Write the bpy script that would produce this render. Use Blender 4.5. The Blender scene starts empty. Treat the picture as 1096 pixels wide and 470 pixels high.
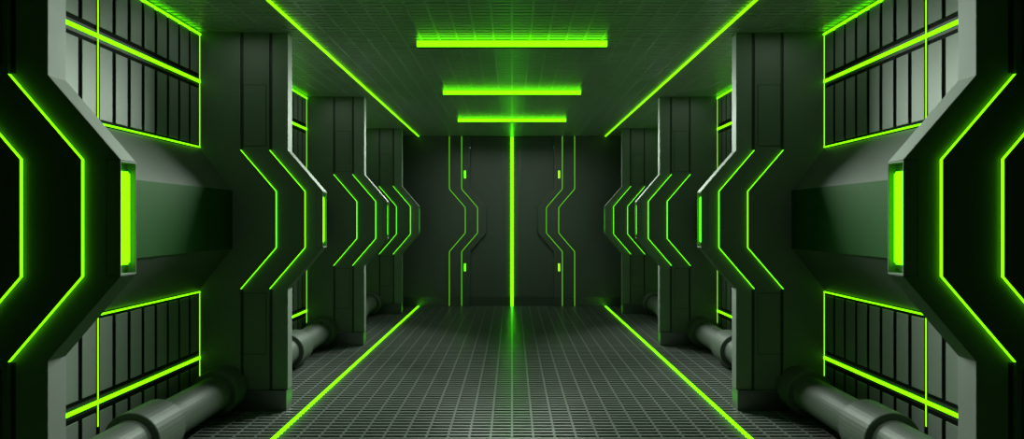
import bpy, bmesh, math
from mathutils import Vector

S = bpy.context.scene
COL = S.collection

# ------------------------------------------------------------------ camera, world, lights, exposure
CZ = 2.015            # eye height
ZC = 2.03             # mid height of the wall bumps
CEIL = 4.02           # ceiling height
cam_d = bpy.data.cameras.new('camera')
cam = bpy.data.objects.new('camera', cam_d)
COL.objects.link(cam)
cam.location = (0, 0, CZ)
cam.rotation_euler = (math.pi / 2, 0, 0)
cam_d.sensor_width = 36
cam_d.lens = 36 * 700 / 1096
cam_d.shift_y = 1.5 / 1096
cam_d.clip_start = 0.05
S.camera = cam

w = bpy.data.worlds.new('world')
S.world = w
w.use_nodes = True
w.node_tree.nodes['Background'].inputs[0].default_value = (0.0, 0.0, 0.0, 1)

S.view_settings.view_transform = 'Standard'
S.view_settings.look = 'None'
S.view_settings.exposure = 0.0
S.view_settings.gamma = 1.0
S.view_settings.use_curve_mapping = False
S.cycles.use_denoising = True
S.cycles.max_bounces = 8
S.cycles.sample_clamp_indirect = 6


def area(loc, sx, sy, power, rot=(0, 0, 0), color=(1, 1, 1), spread=180):
    d = bpy.data.lights.new('overhead_light', 'AREA')
    d.shape = 'RECTANGLE'
    d.size, d.size_y, d.energy, d.color = sx, sy, power, color
    d.spread = math.radians(spread)
    o = bpy.data.objects.new('overhead_light', d)
    o.location, o.rotation_euler = loc, rot
    COL.objects.link(o)
    return o


DK = [3.369 + 3.608 * k for k in range(4)]      # front of each pair of pillars
WHITE = (0.84, 1.0, 0.84)


def aim(d):
    return Vector(d).to_track_quat('-Z', 'Y').to_euler()


# lights over each bay, turned back towards the notched pillar edges
for k, (p, dy) in enumerate(((56, 2.5), (104, 2.8), (86, 2.5), (16, 0.8))):
    for sd in (-1, 1):
        area((sd * 0.6, DK[k] + dy, 3.85), 1.5, 0.3, p, rot=aim((sd * 0.55, -0.64, -0.58)), color=WHITE, spread=82)
for k, p in enumerate((1.8, 1.5, 1.0)):                       # weak fill lights added at the ceiling corners, no fixtures there
    for sd in (-1, 1):
        area((sd * 2.8, DK[k + 1] - 0.55, 3.985), 0.5, 0.5, p, color=WHITE)
area((0, 13.6, 3.9), 3.0, 0.3, 13, rot=aim((0, 0.5, -0.85)), color=WHITE, spread=110)  # added fill that brightens the end wall, no fixture

# ------------------------------------------------------------------ materials


def metal(name, col, rough=0.4, metallic=0.0, spec=0.5, var=0.08, scale=6.0, stretch=(1, 1, 1)):
    m = bpy.data.materials.new(name)
    m.use_nodes = True
    nt = m.node_tree
    b = nt.nodes['Principled BSDF']
    b.inputs['Metallic'].default_value = metallic
    b.inputs['Specular IOR Level'].default_value = spec
    tc = nt.nodes.new('ShaderNodeTexCoord')
    mp = nt.nodes.new('ShaderNodeMapping')
    mp.inputs['Scale'].default_value = stretch
    nz = nt.nodes.new('ShaderNodeTexNoise')
    nz.inputs['Scale'].default_value = scale
    nz.inputs['Detail'].default_value = 4
    nt.links.new(tc.outputs['Object'], mp.inputs['Vector'])
    nt.links.new(mp.outputs['Vector'], nz.inputs['Vector'])
    mr = nt.nodes.new('ShaderNodeMapRange')
    mr.inputs['To Min'].default_value = max(0.02, rough - var)
    mr.inputs['To Max'].default_value = rough + var
    nt.links.new(nz.outputs['Fac'], mr.inputs['Value'])
    nt.links.new(mr.outputs['Result'], b.inputs['Roughness'])
    cr = nt.nodes.new('ShaderNodeMix')
    cr.data_type = 'RGBA'
    cr.inputs[6].default_value = (*[c * 0.92 for c in col], 1)
    cr.inputs[7].default_value = (*[min(1, c * 1.08) for c in col], 1)
    nt.links.new(nz.outputs['Fac'], cr.inputs[0])
    nt.links.new(cr.outputs[2], b.inputs['Base Color'])
    return m


def glow(name, strength, r=0.42):
    """lit tube: the blue-free yellow green of the lamps"""
    m = bpy.data.materials.new(name)
    m.use_nodes = True
    nt = m.node_tree
    nt.nodes.clear()
    e = nt.nodes.new('ShaderNodeEmission')
    e.inputs['Color'].default_value = (r / strength, 1.0, 0.004 / strength, 1)
    e.inputs['Strength'].default_value = strength
    o = nt.nodes.new('ShaderNodeOutputMaterial')
    nt.links.new(e.outputs[0], o.inputs[0])
    return m


M = dict(
    pillar=metal('pillar_metal', (0.15, 0.16, 0.15), 0.58, spec=0.08),
    panel=metal('panel_metal', (0.09, 0.097, 0.09), 0.5, spec=0.35),
    plinth=metal('plinth_metal', (0.16, 0.17, 0.16), 0.3, metallic=0.9, var=0.02),
    added_plate=metal('added_reflector_metal', (0.12, 0.125, 0.12), 0.4),  # finish of the plate added inside the lamp slot
    black_mat=metal('black_trim_and_groove_shade', (0.006, 0.007, 0.006), 0.6),
    slat=metal('slat_metal', (0.145, 0.16, 0.145), 0.5, spec=0.3, var=0.03, stretch=(1, 1, 0.3)),
    backing=metal('dark_backing', (0.003, 0.0035, 0.003), 0.7, spec=0.05),
    beam=metal('beam_metal', (0.062, 0.068, 0.062), 0.5, spec=0.3),
    band=metal('band_painted_green_light', (0.011, 0.045, 0.010), 0.55, spec=0.08),  # green slot light and lack of overhead light put into the colour
    wall=metal('wall_metal', (0.02, 0.022, 0.02), 0.5),
    back=metal('end_wall_metal', (0.07, 0.075, 0.071), 0.42),
    pipe=metal('pipe_metal', (0.065, 0.07, 0.065), 0.5, spec=0.28, var=0.04, stretch=(1, 0.2, 1)),
    grate=metal('grating_metal', (0.082, 0.087, 0.082), 0.32, spec=0.3, var=0.03),
    under=metal('under_floor', (0.005, 0.006, 0.005), 0.7, spec=0.05),
    ceil=metal('ceiling_metal', (0.46, 0.48, 0.46), 0.36, metallic=0.6, var=0.03),
    led=glow('led_glow', 2.6),
    led_edge=glow('edge_led_glow', 3.0),
    led_thin=glow('led_fine_glow', 1.3), led_door=glow('door_line_glow', 1.0, 0.2),
    led_bar=glow('lamp_bar_glow', 3.5),
    led_top=glow('top_line_glow', 4.0),
    led_ceil=glow('ceiling_strip_glow', 2.2),
    led_slot=glow('slot_lamp_glow', 4.5),
    led_seam=glow('seam_glow', 6.0),
    led_floor=glow('floor_strip_glow', 3),
)

# ------------------------------------------------------------------ helpers


class MB:
    """collects boxes, prisms and tubes into one mesh; coordinates are world, shifted by the origin when built"""

    def __init__(self):
        self.bm = bmesh.new()

    def box(self, x0, x1, y0, y1, z0, z1):
        return self.prism([(x0, z0), (x1, z0), (x1, z1), (x0, z1)], y0, y1)

    def prism(self, pts, y0, y1):
        """polygon in the x-z plane pushed along y"""
        a = [self.bm.verts.new((x, y0, z)) for x, z in pts]
        b = [self.bm.verts.new((x, y1, z)) for x, z in pts]
        n = len(pts)
        self.bm.faces.new(a)
        self.bm.faces.new(b[::-1])
        for i in range(n):
            j = (i + 1) % n
            self.bm.faces.new((a[i], b[i], b[j], a[j]))
        return self

    def ribbon(self, pts, width, y0, y1):
        """mitred band of constant width along a polyline in the x-z plane"""
        L, R = [], []
        n = len(pts)
        for i, p in enumerate(pts):
            p = Vector(p)
            d1 = (p - Vector(pts[i - 1])).normalized() if i else None
            d2 = (Vector(pts[i + 1]) - p).normalized() if i < n - 1 else None
            d1, d2 = d1 or d2, d2 or d1
            t = (d1 + d2).normalized()
            nn = Vector((-t.y, t.x))
            k = width / 2 / max(0.3, nn.dot(Vector((-d1.y, d1.x))))
            L.append(tuple(p + nn * k))
            R.append(tuple(p - nn * k))
        a = [[self.bm.verts.new((x, y, z)) for x, z in side] for side in (L, R) for y in (y0, y1)]
        l0, l1, r0, r1 = a
        f = self.bm.faces.new
        for i in range(n - 1):
            f((l0[i], l0[i + 1], r0[i + 1], r0[i]))
            f((l1[i], r1[i], r1[i + 1], l1[i + 1]))
            f((l0[i], l1[i], l1[i + 1], l0[i + 1]))
            f((r0[i], r0[i + 1], r1[i + 1], r1[i]))
        f((l0[0], r0[0], r1[0], l1[0]))
        f((l0[-1], l1[-1], r1[-1], r0[-1]))
        return self

    def ring_tube(self, cx, cz, profile, seg=40):
        """surface of revolution about a y-parallel axis; profile = [(y, r), ...] closed end to end"""
        rings = []
        for y, r in profile:
            rings.append([self.bm.verts.new((cx + r * math.cos(2 * math.pi * i / seg), y,
                                             cz + r * math.sin(2 * math.pi * i / seg))) for i in range(seg)])
        for a, b in zip(rings, rings[1:]):
            for i in range(seg):
                j = (i + 1) % seg
                self.bm.faces.new((a[i], a[j], b[j], b[i]))
        self.bm.faces.new(rings[0][::-1])
        self.bm.faces.new(rings[-1])
        return self

    def build(self, name, mat, parent=None, origin=None, side=1, bevel=0.0, close_ring=False):
        bm = self.bm
        if origin is None:
            origin = parent['_o'] if parent is not None else (0, 0, 0)
        for v in bm.verts:
            v.co.x *= side
        bmesh.ops.translate(bm, verts=bm.verts, vec=[-c for c in origin])
        bmesh.ops.recalc_face_normals(bm, faces=bm.faces)
        me = bpy.data.meshes.new(name)
        bm.to_mesh(me)
        bm.free()
        me.materials.append(M[mat])
        o = bpy.data.objects.new(name, me)
        COL.objects.link(o)
        if parent is not None:
            o.parent = parent
        else:
            o.location = origin
        if bevel:
            md = o.modifiers.new('bevel', 'BEVEL')
            md.width = bevel
            md.segments = 2
            md.limit_method = 'ANGLE'
            md.angle_limit = math.radians(25)
        return o


ORIGINS = []


def thing(name, loc, label, cat, group=None):
    o = bpy.data.objects.new(name, None)
    o.empty_display_size = 0.2
    COL.objects.link(o)
    o.location = loc
    o['_o'] = loc
    ORIGINS.append(o)
    o['kind'] = 'thing'
    return tag(o, label, cat, group)


def tag(o, label, cat, group=None):
    o['label'], o['category'] = label, cat
    if group:
        o['group'] = group
    return o


def struct(o):
    o['kind'] = 'structure'
    return o


def copy_tree(root, loc, label):
    r = root.copy()
    COL.objects.link(r)
    r.location = loc
    r['label'] = label
    for ch in list(root.children):
        c = ch.copy()
        COL.objects.link(c)
        c.parent = r
        for g in list(ch.children):
            d = g.copy()
            COL.objects.link(d)
            d.parent = c
    return r


SIDES = ((-1, 'left'), (1, 'right'))
END = 15.40           # front of the end wall
XW = 3.36             # room half width
BACKY = -2.0

# ------------------------------------------------------------------ setting


def grating(z0, z1, across, along, pitch):
    m = MB()
    n = int((XW - 0.05) / 0.2)
    for i in range(-n, n + 1):
        m.box(i * 0.2 - along / 2, i * 0.2 + along / 2, BACKY, END + 0.1, z0, z1)
    y = END + 0.06
    while y > BACKY:
        m.box(-XW + 0.01, XW - 0.01, y - across, y, z0 + 0.001, z1 - 0.001)
        y -= pitch
    return m


PITCH = 0.0927
fl = struct(grating(-0.018, 0.0, 0.05, 0.022, PITCH).build('floor', 'grate'))
struct(MB().box(-XW - 0.1, XW + 0.1, BACKY - 0.1, END + 0.4, -0.24, -0.14).build('floor', 'under'))
struct(grating(CEIL, CEIL + 0.02, 0.062, 0.022, PITCH).build('ceiling', 'ceil'))
struct(MB().box(-XW - 0.1, XW + 0.1, BACKY - 0.1, END + 0.4, CEIL + 0.014, CEIL + 0.15).build('ceiling', 'ceil'))
for s, nm in SIDES:
    struct(MB().box(XW, XW + 0.1, BACKY - 0.1, END + 0.4, -0.1, CEIL + 0.03).build('wall_' + nm, 'wall', side=s))
struct(MB().box(-XW, XW, END + 0.2, END + 0.3, -0.09, CEIL + 0.03).build('wall_back', 'back'))
struct(MB().box(-XW, XW, BACKY - 0.1, BACKY, -0.09, CEIL + 0.03).build('wall_front', 'wall'))


def edge(off, inner=(2.392, 2.016), z0=None, z1=None):
    """the notched outline shared by pillars and door surrounds, from bottom to top"""
    a, b = inner
    z0 = 0 if z0 is None else z0
    z1 = CEIL if z1 is None else z1
    return [(a + off, z0), (a + off, ZC - 0.738), (b + off, ZC - 0.30),
            (b + off, ZC + 0.30), (a + off, ZC + 0.738), (a + off, z1)]


XP = XW - 0.004
PL = 0.215            # plinth height

# ------------------------------------------------------------------ pillars
ORD = ['first', 'second', 'third', 'last']


def make_pillar(s, nm):
    y = DK[0]
    root = thing('pillar', (s * 2.9, y, 0), '', 'pillar', 'notched pillars along the corridor')
    # body with a notch for the lamp housing
    a, b = 2.392, 2.016
    body = MB().prism([(XP, PL), (a, PL), (a, ZC - 0.738), (b, ZC - 0.301), (2.089, ZC - 0.301), (2.089, ZC + 0.301),
                       (b, ZC + 0.301), (a, ZC + 0.738), (a, CEIL), (XP, CEIL)], y, y + 0.14)
    body.build('column_body', 'pillar', root, side=s, bevel=0.004)
    MB().prism([(XP, 0), (a + 0.001, 0), (a + 0.001, PL - 0.003), (XP, PL - 0.003)], y - 0.038, y + 0.139).build(
        'plinth', 'plinth', root, side=s, bevel=0.004)
    pm = edge(0.19, z0=PL) + edge(0.485, z0=PL)[::-1]
    MB().prism(pm, y - 0.02, y).build('middle_plate', 'panel', root, side=s, bevel=0.003)
    po = edge(0.49, z0=PL) + [(XP, CEIL), (XP, PL)]
    MB().prism(po, y - 0.04, y).build('outer_plate', 'panel', root, side=s, bevel=0.003)
    for off, d in ((0.49, 0.04), (0.19, 0.02)):
        e = edge(off - 0.002)
        MB().ribbon(e[1:5], 0.004, y - d + 0.001, y - d + 0.017).build('led_strip', 'led_edge', root, side=s)
        for p, q in ((PL, ZC - 0.745), (ZC + 0.745, CEIL)):
            x = 2.392 + off
            MB().box(x - 0.026, x - 0.001, y - d + 0.02 - 0.001, y, p, q).build('groove_shade_strip', 'black_mat', root, side=s)  # black strip painting the shade of an open groove
    for sg in (-1, 1):
        z0, z1 = sorted((ZC + sg * 0.78, ZC + sg * 1.435))
        g = MB().box(2.612, 2.858, y - 0.0215, y - 0.02, z0, z1).build('access_panel', 'black_mat', root, side=s)
        MB().box(2.618, 2.852, y - 0.024, y - 0.0215, z0 + 0.006, z1 - 0.006).build('cover', 'panel', g,
                                                                                  origin=root['_o'], side=s)
    # lamp housing on the tip of the bump
    h = MB()
    z = 0.299
    h.box(2.060, 2.087, y, y + 0.14, ZC - z, ZC + z)
    h.box(2.016, 2.060, y, y + 0.004, ZC - z, ZC + z)
    h.box(2.016, 2.060, y + 0.136, y + 0.14, ZC - z, ZC + z)
    h.box(2.016, 2.060, y + 0.004, y + 0.136, ZC - z, ZC - 0.290)
    h.box(2.016, 2.060, y + 0.004, y + 0.136, ZC + 0.290, ZC + z)
    hs = h.build('lamp_housing', 'pillar', root, side=s)
    t = MB().box(2.034, 2.059, y + 0.008, y + 0.112, ZC - 0.236, ZC + 0.236)
    for sg in (-1, 1):
        for i in range(4):
            yy = y + 0.02 + i * 0.026
            z0, z1 = sorted((ZC + sg * 0.236, ZC + sg * 0.246))
            t.box(2.042, 2.058, yy, yy + 0.014, z0, z1)
    MB().box(2.018, 2.059, y + 0.1335, y + 0.136, ZC - 0.289, ZC + 0.289).build('added_reflector', 'added_plate', hs, origin=root['_o'], side=s)  # plate added to catch the lamp's green on the slot's far wall
    t.build('slot_lamp', 'led_slot', hs, origin=root['_o'], side=s)
    return root


WHERE = {0: 'nearest pillar on the {}, lit slot on its notched edge, cut by the frame',
         1: 'second dark pillar on the {}, behind the nearest one, with two bent green strips',
         2: 'third dark pillar on the {}, between the second pillar and the smallest one',
         3: 'smallest and farthest dark pillar on the {}, next to the end wall'}
for s, nm in SIDES:
    p0 = make_pillar(s, nm)
    p0['label'] = WHERE[0].format(nm)
    for k in (1, 2, 3):
        copy_tree(p0, (s * 2.9, DK[k], 0), WHERE[k].format(nm))

# ------------------------------------------------------------------ wall bays
SP = 0.2135
XS = 3.31             # slat face


def make_slat_panel(s, up):
    """one slatted wall panel between two pillars, above (up=1) or below (up=-1) the wall beam"""
    yn = DK[1] - 0.04
    y0 = DK[0] + 0.142
    zz = lambda a, b: sorted((ZC + up * a, ZC + up * b))
    top = CEIL - ZC - 0.003 if up > 0 else 1.93
    root = thing('slatted_panel', (s * XW, (y0 + yn) / 2, ZC + up * 1.4), '', 'wall panel',
                 'slatted panels between the pillars')
    MB().box(XS + 0.013, XW - 0.002, y0, yn, *zz(0.75, top)).build('backing', 'backing', root, side=s)
    for a, b in ((0.80, 1.385), (1.545, top - 0.01)):
        m = MB()
        for i in range(16):
            y1 = yn - i * SP - 0.024
            m.box(XS, XS + 0.009, y1 - SP + 0.048, y1, *zz(a, b))
        for i in range(16):
            y1 = yn - (i + 0.5) * SP
            m.box(XS + 0.008, XS + 0.0135, y1 - 0.05, y1 + 0.05, *zz(a + 0.03, b - 0.03))
        m.build('slat_row', 'slat', root, side=s, bevel=0.002)
    L = lambda m, mat: m.build('led_strip', mat, root, side=s)
    # rail behind the main strip
    MB().box(XS + 0.009, XS + 0.014, y0, yn, *zz(1.42, 1.51)).build('rail', 'black_mat', root, side=s)
    L(MB().box(XS - 0.008, XS + 0.010, y0 + 0.002, yn - 0.001, *zz(1.450, 1.478)), 'led')
    L(MB().box(XS - 0.005, XS + 0.02, y0 + 0.002, yn - 0.001, *zz(0.762, 0.774)), 'led')
    if up > 0:
        L(MB().box(XS - 0.012, XS + 0.02, y0 + 0.002, yn - 0.001, *zz(top - 0.034, top - 0.016)), 'led_top')
    ve = top - 0.024 if up > 0 else 1.66
    ym = yn - 8 * SP
    L(MB().box(XS - 0.003, XS + 0.003, ym - 0.0045, ym + 0.0045, *zz(0.776, 1.447)), 'led_thin')
    L(MB().box(XS - 0.003, XS + 0.003, ym - 0.0045, ym + 0.0045, *zz(1.481, ve)), 'led_thin')
    L(MB().box(XS - 0.003, XS + 0.003, yn - 0.008, yn - 0.001, *zz(0.776, 1.447)), 'led_thin')
    L(MB().box(XS - 0.003, XS + 0.003, yn - 0.008, yn - 0.001, *zz(1.481, ve)), 'led_thin')
    for a, b in ((ym - 0.006, ym + 0.006), (yn - 0.010, yn - 0.001)):
        MB().box(XS + 0.003, XS + 0.014, a, b, *zz(0.79, 1.42)).build('post', 'black_mat', root, side=s)
        MB().box(XS + 0.003, XS + 0.014, a, b, *zz(1.51, ve)).build('post', 'black_mat', root, side=s)
    return root


def make_beam(s):
    yn, y0 = DK[1] - 0.041, DK[0] + 0.141
    root = thing('wall_beam', (s * 3.1, (y0 + yn) / 2, ZC), '', 'wall beam', 'wall beams between the pillars')
    MB().prism([(XW - 0.002, ZC - 0.748), (XS + 0.005, ZC - 0.748), (2.975, ZC - 0.31), (2.975, ZC + 0.31),
                (XS + 0.005, ZC + 0.748), (XW - 0.002, ZC + 0.748)], y0, yn).build('sloped_cover', 'beam', root, side=s)
    MB().box(2.966, 2.975, y0, yn, ZC - 0.309, ZC + 0.309).build('center_band', 'band', root, side=s)
    return root


PX, PZ = 3.04, 0.25


def make_pipe(s):
    yn, y0 = DK[1] - 0.042, DK[0] + 0.142
    root = thing('pipe', (s * PX, (y0 + yn) / 2, 0), '', 'pipe', 'floor pipes between the pillars')
    MB().ring_tube(PX, PZ, [(y0, 0.176), (yn, 0.176)]).build('tube', 'pipe', root, side=s)
    for a, b in ((yn - 0.27, yn), (DK[1] - 1.76, DK[1] - 1.34)):
        MB().ring_tube(PX, PZ, [(a, 0.17), (a, 0.226), (a + 0.008, 0.232), (b - 0.008, 0.232), (b, 0.226), (b, 0.17)]).build(
            'collar', 'pipe', root, side=s)
        # saddle that carries the collar on the floor
        MB().box(PX - 0.1, PX + 0.1, a + 0.03, b - 0.03, 0.0, 0.05).build('saddle', 'black_mat', root, side=s)
    return root


BAY = ['between the nearest and second pillars', 'between the second and third pillars', 'between the third and farthest pillars']
for s, nm in SIDES:
    protos = [(make_slat_panel(s, 1), 'upper slatted panel with green strips, {} on the ' + nm),
              (make_slat_panel(s, -1), 'lower slatted panel with green strips, {} on the ' + nm),
              (make_beam(s), 'sloped wall beam with green-lit band, {} on the ' + nm),
              (make_pipe(s), 'grey floor pipe with collars, {} on the ' + nm)]
    for r, lab in protos:
        r['label'] = lab.format(BAY[0])
        for k in (1, 2):
            copy_tree(r, Vector(r.location) + Vector((0, 3.608 * k, 0)), lab.format(BAY[k]))

# ------------------------------------------------------------------ floor and ceiling strips
for s, nm in SIDES:
    m = MB().box(2.187, 2.223, BACKY + 0.01, END - 0.012, -0.03, 0.010).box(2.140, 2.187, BACKY + 0.01, END - 0.012, -0.03, -0.019)
    o = m.build('floor_light_strip', 'led_floor', side=s, origin=(s * 2.2, 7, 0))
    tag(o, f'glowing green strip along the {nm} edge of the floor grating', 'light strip', 'long strips along the corridor')
    o = thing('ceiling_light_strip', (s * 2.2, 7, CEIL), f'glowing green strip along the {nm} edge of the ceiling',
              'light strip', 'long strips along the corridor')
    MB().box(2.188, 2.212, BACKY + 0.01, END - 0.012, CEIL - 0.022, CEIL - 0.006).build('diffuser', 'led_ceil', o, side=s)
    MB().box(2.194, 2.206, BACKY + 0.01, END - 0.012, CEIL - 0.006, CEIL + 0.001).build('channel', 'black_mat', o, side=s)

# ------------------------------------------------------------------ lamp bars on the ceiling
BARL = ['nearest and widest green lamp bar across the ceiling', 'middle green lamp bar of the three across the ceiling',
        'farthest and shortest looking green lamp bar on the ceiling, above the end wall']


def make_bar():
    y = 7.25
    r = thing('ceiling_lamp', (0, y, CEIL), BARL[0], 'ceiling lamp', 'lamp bars on the ceiling')
    MB().box(-1.05, 1.05, y + 0.02, y + 0.09, CEIL - 0.072, CEIL - 0.001).build('housing', 'black_mat', r, bevel=0.004)
    MB().box(-1.055, 1.055, y - 0.005, y + 0.02, CEIL - 0.070, CEIL - 0.008).build('diffuser', 'led_bar', r)
    return r


b0 = make_bar()
for k in (1, 2):
    copy_tree(b0, (0, 7.25 + 2.755 * k, CEIL), BARL[k])

# ------------------------------------------------------------------ end wall: door leaves, surrounds, seam lamp
IN = (0.985, 0.61)
for i, (s, nm) in enumerate(SIDES):
    d = struct(MB().box(0.04, 1.02, END + 0.08, END + 0.119, PL, CEIL - 0.02).build(f'door_{i + 1}', 'back', side=s, bevel=0.004))
    MB().box(0.04, 1.02, END + 0.078, END + 0.119, 0.0, PL - 0.003).build('kick_plate', 'plinth', d, origin=(0, 0, 0), side=s)
    MB().box(0.19, 0.2, END + 0.0785, END + 0.08, PL, CEIL - 0.03).build('stile_line', 'plinth', d, origin=(0, 0, 0), side=s)
    r = thing('door_surround', (s * 1.6, END, 0), f'dark wall panel with notched edge and two bent green lines, {nm} of the end door',
              'door surround', 'notched surrounds of the end door')
    MB().prism(edge(0, IN, z0=PL) + [(XW - 0.002, CEIL - 0.001), (XW - 0.002, PL)], END, END + 0.12).build('wall_plate', 'back', r, side=s, bevel=0.006)
    MB().box(IN[0], XW - 0.002, END - 0.002, END + 0.12, 0, PL - 0.002).build('plinth', 'plinth', r, side=s)
    for off in (0.2, 0.49):
        MB().ribbon(edge(off, IN, z0=0.01, z1=CEIL - 0.01), 0.009, END - 0.006, END).build('led_strip', 'led_door', r, side=s)
    for z in (1.094, -1.094):
        MB().box(1.088, 1.127, END - 0.008, END, CZ + z - 0.088, CZ + z + 0.088).build('indicator_lamp', 'led', r, side=s)
o = MB().box(-0.034, 0.034, END + 0.05, END + 0.1, 0.003, CEIL - 0.02).build('seam_lamp', 'led_seam', origin=(0, END, 0))
tag(o, 'tall bright green light strip in the middle of the end door', 'light strip')

for o in ORIGINS:
    del o['_o']
for o in S.objects:
    if '_o' in o:
        del o['_o']
